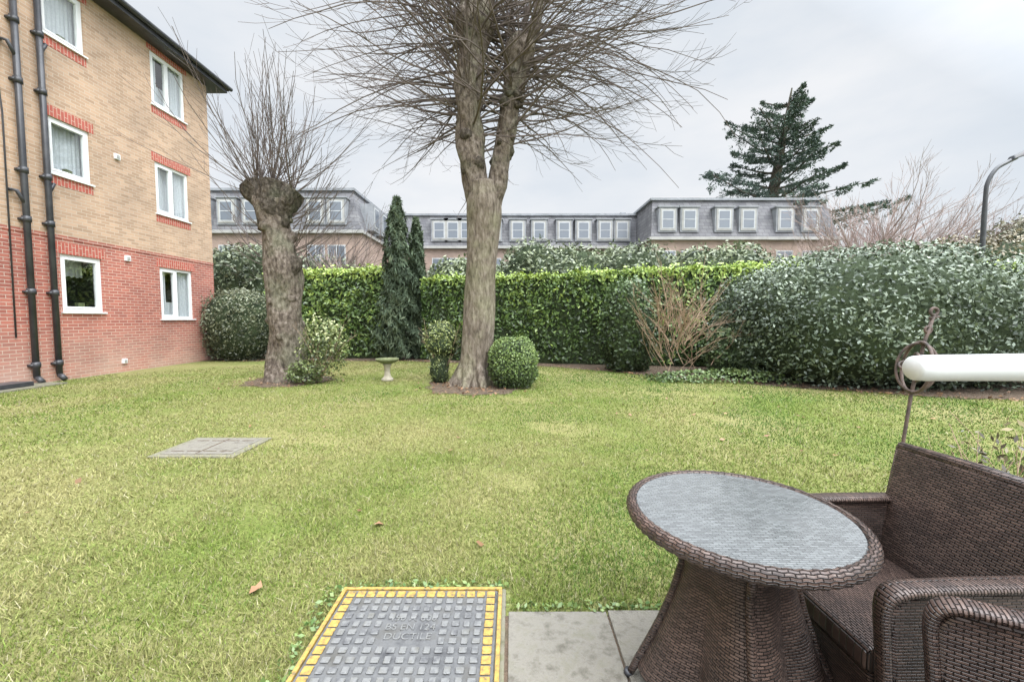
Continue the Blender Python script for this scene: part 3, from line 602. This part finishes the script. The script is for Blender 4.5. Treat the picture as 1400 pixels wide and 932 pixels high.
def conifer(cx,cy,H,R,sd=0):
    T=empty('cypress_tree'); n=8500; z=rng.uniform(0,1,n)**1.15; a=rng.uniform(0,6.28,n)
    rr=R*(np.clip(1.02-z,0,1)**.55)*np.clip(.55+z*3,0,1)*(1+.38*np.sin(a*3+z*14+sd)*np.sin(z*23+a)+.2*np.sin(a*7+z*34))*(1-np.abs(rng.normal(0,.25,n)))
    P=np.c_[cx+np.cos(a)*rr,cy+np.sin(a)*rr,z*H+.1]; Nn=np.c_[np.cos(a),np.sin(a),.2*np.ones(n)]
    cols=leafcols(P,(.045,.06,.04),(.10,.135,.085),(.21,.25,.16),0,6,2.)
    leaves('sprays',P,Nn,.24,.05,cols,M['needle'],T,.6,droop=-2.)
    mb=MB(); mb.tube([(cx,cy,0),(cx,cy,H*.92)],[.14,.03],M['cut'],8); mb.tube([(cx,cy,.6),(cx,cy,H*.4),(cx,cy,H*.8)],[R*.25,R*.3,R*.08],M['core'],10); mb.obj('trunk',T)
conifer(-3.85,13.9,5.3,.72); conifer(-3.3,14.3,4.7,.5,2.)

DK,MD,BR=(.035,.06,.02),(.12,.20,.055),(.36,.47,.10)
hedge('laurel_hedge',[(-8.6,14.3,3.05),(-4.35,14.1,3.1)],1.2,3.05,330,.15,.07,DK,MD,BR,1)
hedge('laurel_hedge',[(-3.05,13.7,2.75),(1.5,12.4,2.78),(5.2,11.7,2.9),(9.0,11.9,3.0),(16,12.2,3.0)],1.3,2.85,370,.14,.065,DK,MD,BR,3)
bush('viburnum_shrub',(8.35,9.65,1.2),(3.4,2.5,1.75),38000,.09,.044,(.03,.045,.028),(.105,.14,.085),(.31,.36,.27),2,sup=2.6,amp=.07,f=2.)
bush('viburnum_shrub',(13.4,9.6,1.2),(1.8,1.8,1.5),8000,.09,.045,(.05,.05,.025),(.14,.15,.07),(.28,.29,.15),8,amp=.1)
bush('ivy_shrub',(3.1,10.9,1.1),(.7,.6,1.4),5500,.09,.06,(.03,.045,.02),(.075,.12,.045),(.17,.25,.10),5,amp=.16)
bush('ivy_shrub',(5.3,9.9,.5),(.6,.5,.75),3000,.08,.055,(.03,.045,.02),(.085,.13,.05),(.22,.28,.14),6,amp=.22)
bush('ivy_groundcover',(4.9,9.1,.0),(1.9,.45,.26),4500,.07,.055,(.045,.07,.025),(.12,.18,.06),(.26,.33,.13),9,amp=.25,core=False)
bush('rounded_shrub',(-9.2,13.9,1.1),(1.15,.9,1.3),8000,.09,.04,(.05,.06,.035),(.145,.16,.095),(.27,.29,.19),7,amp=.08)
bush('clipped_box_shrub',(.02,8.35,.48),(.50,.48,.55),9000,.045,.027,(.045,.07,.025),(.14,.21,.06),(.33,.41,.14),10,amp=.07,f=3,sup=2.8)
bush('euonymus_shrub',(-1.53,8.9,.95),(.36,.33,.38),2600,.05,.028,(.07,.09,.025),(.21,.26,.08),(.44,.46,.22),11,amp=.22,f=3,thick=.18)
bush('euonymus_shrub',(-1.58,8.9,.32),(.22,.22,.42),1300,.045,.026,(.06,.08,.025),(.17,.22,.08),(.38,.4,.2),12,amp=.2,f=3,thick=.15)
bush('variegated_shrub',(-4.1,8.9,.75),(.55,.42,.78),1800,.065,.038,(.06,.08,.025),(.19,.23,.08),(.44,.46,.24),13,amp=.35,f=3,core=False,sup=1.7,thick=.3)
bush('variegated_shrub',(-4.45,8.75,.22),(.42,.35,.30),1300,.06,.035,(.06,.08,.025),(.16,.21,.07),(.38,.42,.22),14,amp=.3,f=3,sup=2,core=False,thick=.3)
T=empty('shrub_stems'); mb=MB()
for k in range(30):
    bx,by,bz=random.choice([(-4.2,8.9,.05),(-1.53,8.9,.1)]); a=random.uniform(0,6.28); sprout(mb,(bx,by,bz),(math.cos(a)*.45,math.sin(a)*.3,1),random.uniform(.7,1.4),.008,.003,M['twigp'],5,up=.2,curl=.4,twigs=3,tl=(.2,.4))
mb.obj('stems',T)
for i,(x,y,z,rx,rz,k) in enumerate([(1.6,18,2.4,2.6,2.3,0),(5.2,18.5,2.4,2.6,2.35,1),(8.9,18,2.6,2.6,2.0,0),(-2.0,17,2.0,1.6,1.9,1),(-12.0,19,2.3,2.4,2.6,0),(12.5,19,2.2,2.2,2.0,1)]):
    bush('rhododendron_shrub',(x,y,z),(rx,1.8,rz),8000,.2,.08,(.05,.065,.04),(.145,.175,.10),(.29,.33,.19),20+i,amp=.16,f=1.8)
bush('red_leaved_shrub',(23.5,21,2.4),(4.0,2.5,3.2),12000,.2,.1,(.08,.065,.045),(.21,.175,.115),(.33,.29,.19),30,amp=.2,f=1.6)
bush('red_leaved_shrub',(29.5,23,3.4),(4,2.5,4.1),11000,.2,.1,(.07,.075,.045),(.19,.18,.12),(.31,.30,.2),31,amp=.2,f=1.6)
bush('distant_shrubs',(-16,27,2.5),(9,2,3.0),8000,.3,.15,(.07,.08,.06),(.15,.18,.11),(.28,.31,.2),32,amp=.14,f=1.2)
bush('distant_shrubs',(2,31,2.5),(12,2,3.2),9000,.3,.15,(.07,.08,.06),(.15,.18,.11),(.28,.31,.2),33,amp=.14,f=1.2)
bush('border_plant',(3.15,2.55,.38),(.34,.25,.40),260,.05,.02,(.06,.05,.03),(.20,.17,.08),(.32,.26,.14),34,core=False,thick=.4)
T=empty('border_plant_stems'); mb=MB()
for k in range(18):
    a=random.uniform(0,6.28); sprout(mb,(3.15+random.gauss(0,.08),2.55,.0),(math.cos(a)*.5,math.sin(a)*.4,1),random.uniform(.5,.85),.004,.0018,M['twigp'],5,up=.2,curl=.4,twigs=3,tl=(.1,.25))
mb.obj('stems',T)

# ---------------------------------------------------------------- street lamp
L=empty('street_lamp'); mb=MB(); lx,ly=15.9,14.0
mb.tube([(lx,ly,0),(lx,ly,1.2)],.11,M['black'],14)
A=interp([(lx,ly,1.2),(lx,ly,3.5),(lx,ly,5.4),(lx+.05,ly,5.95),(lx+.30,ly,6.38),(lx+.65,ly,6.60),(lx+.95,ly,6.75)],26); mb.tube(A,[.07]*8+[.06]*18,M['black'],12)
mb.obj('pole',L,smooth=True)
mb=MB(); mb.add([(lx+.75,ly-.13,6.66),(lx+1.6,ly-.16,6.94),(lx+1.6,ly+.16,6.94),(lx+.75,ly+.13,6.66),(lx+.78,ly-.08,6.80),(lx+1.45,ly-.1,7.08),(lx+1.45,ly+.1,7.08),(lx+.78,ly+.08,6.80)],[(3,2,1,0),(4,5,6,7),(0,1,5,4),(1,2,6,5),(2,3,7,6),(3,0,4,7)],M['black']); mb.obj('lamp_head',L,bevel=.03)
mb=MB(); mb.add([(lx+.95,ly-.1,6.715),(lx+1.5,ly-.11,6.895),(lx+1.5,ly+.11,6.895),(lx+.95,ly+.1,6.715)],[(0,1,2,3)],M['stone']); mb.obj('diffuser',L)

# ---------------------------------------------------------------- bird bath
def lathe(mb,c,prof,mat,n=32):
    V=[];F=[]
    for r,z in prof:
        for k in range(n): a=2*math.pi*k/n; V.append((c[0]+math.cos(a)*r,c[1]+math.sin(a)*r,z))
    for i in range(len(prof)-1):
        for k in range(n): F.append((i*n+k,i*n+(k+1)%n,(i+1)*n+(k+1)%n,(i+1)*n+k))
    F.append(tuple(range(n))[::-1]); F.append(tuple((len(prof)-1)*n+k for k in range(n))); mb.add(V,F,mat)
e=empty('bird_bath'); c=(-2.80,9.15); mb=MB()
lathe(mb,c,[(.13,0),(.13,.05),(.10,.07),(.075,.11),(.06,.20),(.065,.30),(.09,.36),(.10,.38)],M['bath']); mb.obj('pedestal',e,smooth=True)
mb=MB(); lathe(mb,c,[(.10,.385),(.20,.43),(.25,.47),(.255,.50),(.235,.50),(.20,.46),(.08,.44),(.001,.44)],M['moss']); mb.obj('bowl',e,smooth=True)

# ---------------------------------------------------------------- armillary ornament
e=empty('armillary_garden_stake'); mb=MB(); ox,oy=2.47,2.5
mb.tube([(ox-.07,oy,0),(ox-.05,oy,.6),(ox-.01,oy,.95),(ox+.05,oy,1.25),(ox+.10,oy,1.42)],.0095,M['rust'],8)
def ring(mb,c,r,rt,ax1,ax2,mat,n=40,a0=0,a1=2*math.pi):
    P=[Vector(c)+Vector(ax1)*r*math.cos(a0+(a1-a0)*i/n)+Vector(ax2)*r*math.sin(a0+(a1-a0)*i/n) for i in range(n+1)]; mb.tube(P,rt,mat,8,False)
c=(ox+.01,oy,1.10)
ring(mb,c,.155,.009,(.30,.9,.0),(.15,0,1),M['rust']); ring(mb,c,.15,.008,(.36,-.5,.1),(.1,.1,.98),M['rust']); ring(mb,c,.085,.008,(.5,.8,.0),(0,0,1),M['rust']); ring(mb,c,.14,.007,(.40,.3,.2),(-.2,.6,.1),M['rust'])
for k in range(10): a=k*math.pi/5; mb.tube([c,(c[0]+math.cos(a)*.04,c[1]+math.cos(a)*.07,c[2]+math.sin(a)*.085)],.005,M['rust'],6)
knob(mb,c,.022,M['rust'])
for k in range(2): ring(mb,(ox+.03+.03*k,oy,1.10+.03*k),.05,.006,(.6,.5,.2),(-.2,.3,1),M['rust'],24)
ring(mb,(ox+.10,oy,1.44),.022,.009,(1,0,0),(0,0,1),M['rust'],16); ring(mb,(ox+.07,oy,1.33),.02,.007,(1,0,0),(0,0,1),M['rust'],16)
mb.tube([(ox+.075,oy,1.40),(ox+.13,oy,1.41)],.009,M['rust'],6)
mb.obj('ironwork',e,smooth=True)

# ---------------------------------------------------------------- wicker table
TB=empty('wicker_table',(.805,1.42,0))
mb=MB(); lathe(mb,(0,0),[(.001,.708),(.345,.708),(.350,.712),(.350,.717),(.346,.721),(.001,.721)],M['ttop'],64); mb.obj('glass_top',TB)
def surf_rev(name,prof,par,n=96,mat='wuv',uscale=None,rfun=None):
    V=[];F=[];UV=[]; m=len(prof); s=0; ss=[0]
    for i in range(1,m): s+=math.dist(prof[i],prof[i-1]); ss.append(s)
    for i,(r,z) in enumerate(prof):
        for k in range(n+1):
            a=2*math.pi*k/n; rr=r*(rfun(a,z) if rfun else 1); V.append((math.cos(a)*rr,math.sin(a)*rr,z)); UV.append((a*(uscale or .3),ss[i]))
    for i in range(m-1):
        for k in range(n): q=i*(n+1)+k; F.append((q,q+1,q+n+2,q+n+1))
    me=bpy.data.meshes.new(name); me.from_pydata(V,[],F); ul=me.uv_layers.new(name='UVMap')
    for lp in me.loops: ul.data[lp.index].uv=UV[lp.vertex_index]
    me.polygons.foreach_set('use_smooth',[True]*len(F)); me.materials.append(M[mat]); o=bpy.data.objects.new(name,me); COL.objects.link(o); o.parent=par; return o
prof=[(.348,.700),(.349,.720),(.354,.727),(.364,.728),(.374,.722),(.381,.710),(.382,.697),(.377,.684),(.366,.676),(.352,.673),(.34,.675)]
surf_rev('rim',prof,TB,n=300,uscale=.38,rfun=lambda a,z:1+.007*math.sin(a*62))
mb=MB(); lathe(mb,(0,0),[(.001,.66),(.35,.675),(.35,.69),(.001,.69)],M['wh'],48); mb.obj('underside',TB)
ang=math.radians(163)
def rf(a,z):
    c=.5+.5*math.cos(4*(a-ang)); c=c**.7; flare=max(0,(.62-z)/.62)
    return 1-(.12+.30*flare)*(1-c)
pr=[]
for i in range(30):
    z=.07+.59*i/29; t=z/.66; r=.165+.205*max(0,(1-t/.9))**1.5+.06*max(0,(t-.75)/.25)**1.5; pr.append((r,z))
surf_rev('base_body',pr,TB,n=128,uscale=.22,rfun=rf)
mb=MB()
for k in range(4):
    a=ang+k*math.pi/2
    P=[]
    for z in (.62,.5,.38,.26,.16,.09,.018):
        t=z/.66; r=.165+.205*max(0,(1-t/.9))**1.5+.06*max(0,(t-.75)/.25)**1.5+.002; P.append((math.cos(a)*r,math.sin(a)*r,z))
    mb.tube(P,[.014,.014,.014,.015,.017,.017,.012],M['wv'],10)
    mb.tube([(P[-1][0],P[-1][1],.03),(P[-1][0]*1.02,P[-1][1]*1.02,.015)],.017,M['black'],10)
mb.obj('legs',TB,smooth=True)

# ---------------------------------------------------------------- chairs
def chair(loc,rz,hs=1.):
    C=empty('wicker_armchair',loc,rz); W=.29; C.scale=(1,1,hs)
    def prism(pts,ya,yb,mat,name,bevel=.012):
        mb=MB(); n=len(pts); V=[(x,ya,z) for x,z in pts]+[(x,yb,z) for x,z in pts]
        F=[tuple(range(n)),tuple(range(n,2*n))[::-1]]+[(i,i+n,(i+1)%n+n,(i+1)%n) for i in range(n)]
        mb.add(V,F,mat); return mb.obj(name,C,bevel=bevel)
    prism([(.02,.10),(.075,.10),(.07,.45),(.035,.70),(.0,.885),(-.02,.895),(-.045,.885),(-.01,.68),(.02,.42)],-W+.002,W-.002,M['wv'],'backrest',.01)
    mbt=MB(); mbt.tube([(-.022,-W,.885),(-.026,0,.893),(-.022,W,.885)],.022,M['wv'],12)
    mbt.tube([(-.022,-W+.004,.885),(.015,-W+.004,.66),(.035,-W+.004,.45)],.02,M['wv'],10); mbt.tube([(-.022,W-.004,.885),(.015,W-.004,.66),(.035,W-.004,.45)],.02,M['wv'],10)
    mbt.obj('back_roll',C,smooth=True)
    prism([(.06,.33),(.57,.33),(.585,.345),(.585,.40),(.57,.415),(.06,.405)],-W+.05,W-.05,M['wh'],'seat')
    prism([(.52,.08),(.555,.08),(.572,.329),(.53,.329)],-W+.05,W-.05,M['wv'],'front_apron')
    for s in (-1,1):
        ya,yb=(s*W-.02,s*W+.02)
        side=[(.03,.09),(.54,.09),(.565,.35),(.585,.58),(.56,.625),(.50,.64),(.30,.645),(.03,.66)]
        prism(side,ya,yb,M['wv'],'side_panel',.012)
        # arm roll with its own weave coordinates: strands wrap round the roll
        A=interp([(.02,s*W,.655),(.25,s*W,.655),(.46,s*W,.650),(.56,s*W,.640),(.592,s*W,.59),(.585,s*W,.47),(.572,s*W,.30),(.555,s*W,.10)],44)
        V=[];F=[];UV=[];n=14; NA=44; sl=0
        for i,p in enumerate(A):
            if i: sl+=float(np.linalg.norm(A[i]-A[i-1]))
            t=A[min(i+1,NA-1)]-A[max(i-1,0)]; t/=np.linalg.norm(t); nn=np.array([-t[2],0,t[0]])
            wd=.034 if i<18 else .034-.012*min(1,(i-18)/8)
            for k in range(n+1):
                a=2*math.pi*k/n; q=p+np.array([0,1,0])*math.copysign(abs(math.cos(a))**.7,math.cos(a))*wd+nn*math.copysign(abs(math.sin(a))**.7,math.sin(a))*.015; V.append(tuple(q)); UV.append((k/n*.15,sl))
        for i in range(NA-1):
            for k in range(n): q=i*(n+1)+k; F.append((q,q+1,q+n+2,q+n+1))
        me=bpy.data.meshes.new('arm_roll'); me.from_pydata(V,[],F); ul=me.uv_layers.new(name='UVMap')
        for lp in me.loops: ul.data[lp.index].uv=UV[lp.vertex_index]
        me.polygons.foreach_set('use_smooth',[True]*len(F)); me.materials.append(M['wuv']); o=bpy.data.objects.new('arm_roll',me); COL.objects.link(o); o.parent=C
        mb=MB(); mb.tube([(.05,s*W,0.017),(.05,s*W,.12)],.017,M['black'],10); mb.tube([(.545,s*W,0.017),(.55,s*W,.12)],.017,M['black'],10); mb.obj('feet',C)
    return C
chair((1.655,1.44,0),math.pi+.02,.96)
chair((1.475,.50,0),math.radians(147.5),1.0)

# ---------------------------------------------------------------- door stile with handle
D=empty('patio_door_handle'); mb=MB(); hy=.45
A=[(.441,hy,1.345),(.444,hy,1.345),(.457,hy,1.3452),(.56,hy,1.346),(.66,hy,1.348)]
mb.tube(A,[.011,.0135,.0145,.0152,.0152],M['handle'],24); mb.obj('lever',D,smooth=True)
mb=MB(); mb.box(.665,.73,hy-.03,hy+.04,0.02,2.1,M['handle']); mb.obj('door_stile',D,bevel=.006)

# ---------------------------------------------------------------- world + sun + camera
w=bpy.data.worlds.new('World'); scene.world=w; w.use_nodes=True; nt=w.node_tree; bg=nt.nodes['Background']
sd=Vector((.50,-.55,.80)).normalized(); el=math.asin(sd.z); az=math.atan2(sd.x,sd.y)
sky=N(nt,'ShaderNodeTexSky',sky_type='NISHITA'); sky.sun_disc=False; sky.sun_elevation=el; sky.sun_rotation=az; sky.air_density=1.; sky.dust_density=3.
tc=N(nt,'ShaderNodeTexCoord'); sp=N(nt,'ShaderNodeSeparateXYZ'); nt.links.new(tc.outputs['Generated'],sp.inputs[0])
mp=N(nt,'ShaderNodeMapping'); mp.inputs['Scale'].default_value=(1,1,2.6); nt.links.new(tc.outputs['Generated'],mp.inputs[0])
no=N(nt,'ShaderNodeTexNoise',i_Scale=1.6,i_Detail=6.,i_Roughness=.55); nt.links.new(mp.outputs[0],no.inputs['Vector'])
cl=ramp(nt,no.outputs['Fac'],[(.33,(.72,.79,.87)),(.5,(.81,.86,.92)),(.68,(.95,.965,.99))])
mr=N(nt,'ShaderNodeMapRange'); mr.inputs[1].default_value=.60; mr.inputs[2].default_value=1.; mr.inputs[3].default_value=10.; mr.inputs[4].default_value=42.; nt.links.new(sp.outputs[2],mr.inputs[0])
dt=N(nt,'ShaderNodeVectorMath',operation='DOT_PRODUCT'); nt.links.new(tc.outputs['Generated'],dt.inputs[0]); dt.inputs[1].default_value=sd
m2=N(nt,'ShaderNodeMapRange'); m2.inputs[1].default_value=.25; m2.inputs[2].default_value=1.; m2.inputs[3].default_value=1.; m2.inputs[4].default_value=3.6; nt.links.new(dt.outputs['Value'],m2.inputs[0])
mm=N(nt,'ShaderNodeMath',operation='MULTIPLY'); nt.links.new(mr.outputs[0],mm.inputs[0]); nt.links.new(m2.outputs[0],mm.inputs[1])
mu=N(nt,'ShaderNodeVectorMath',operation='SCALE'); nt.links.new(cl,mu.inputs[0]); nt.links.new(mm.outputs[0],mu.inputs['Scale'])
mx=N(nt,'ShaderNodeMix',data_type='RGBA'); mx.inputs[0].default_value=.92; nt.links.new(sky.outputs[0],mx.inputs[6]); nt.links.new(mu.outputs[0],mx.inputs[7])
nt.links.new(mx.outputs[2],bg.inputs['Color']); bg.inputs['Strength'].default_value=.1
ld=bpy.data.lights.new('sun','SUN'); ld.energy=1.5; ld.angle=math.radians(20); ld.color=(1,.97,.92); lo_=bpy.data.objects.new('sun',ld); COL.objects.link(lo_); lo_.rotation_euler=sd.to_track_quat('Z','Y').to_euler(); lo_.location=(5,-5,20)
cd=bpy.data.cameras.new('camera'); cd.lens=14.4; cd.sensor_width=36; cd.clip_end=2000; cd.clip_start=.05; co=bpy.data.objects.new('camera',cd); COL.objects.link(co)
co.location=(0,0,1.4); co.rotation_euler=(math.radians(90-3.17),0,0); scene.camera=co
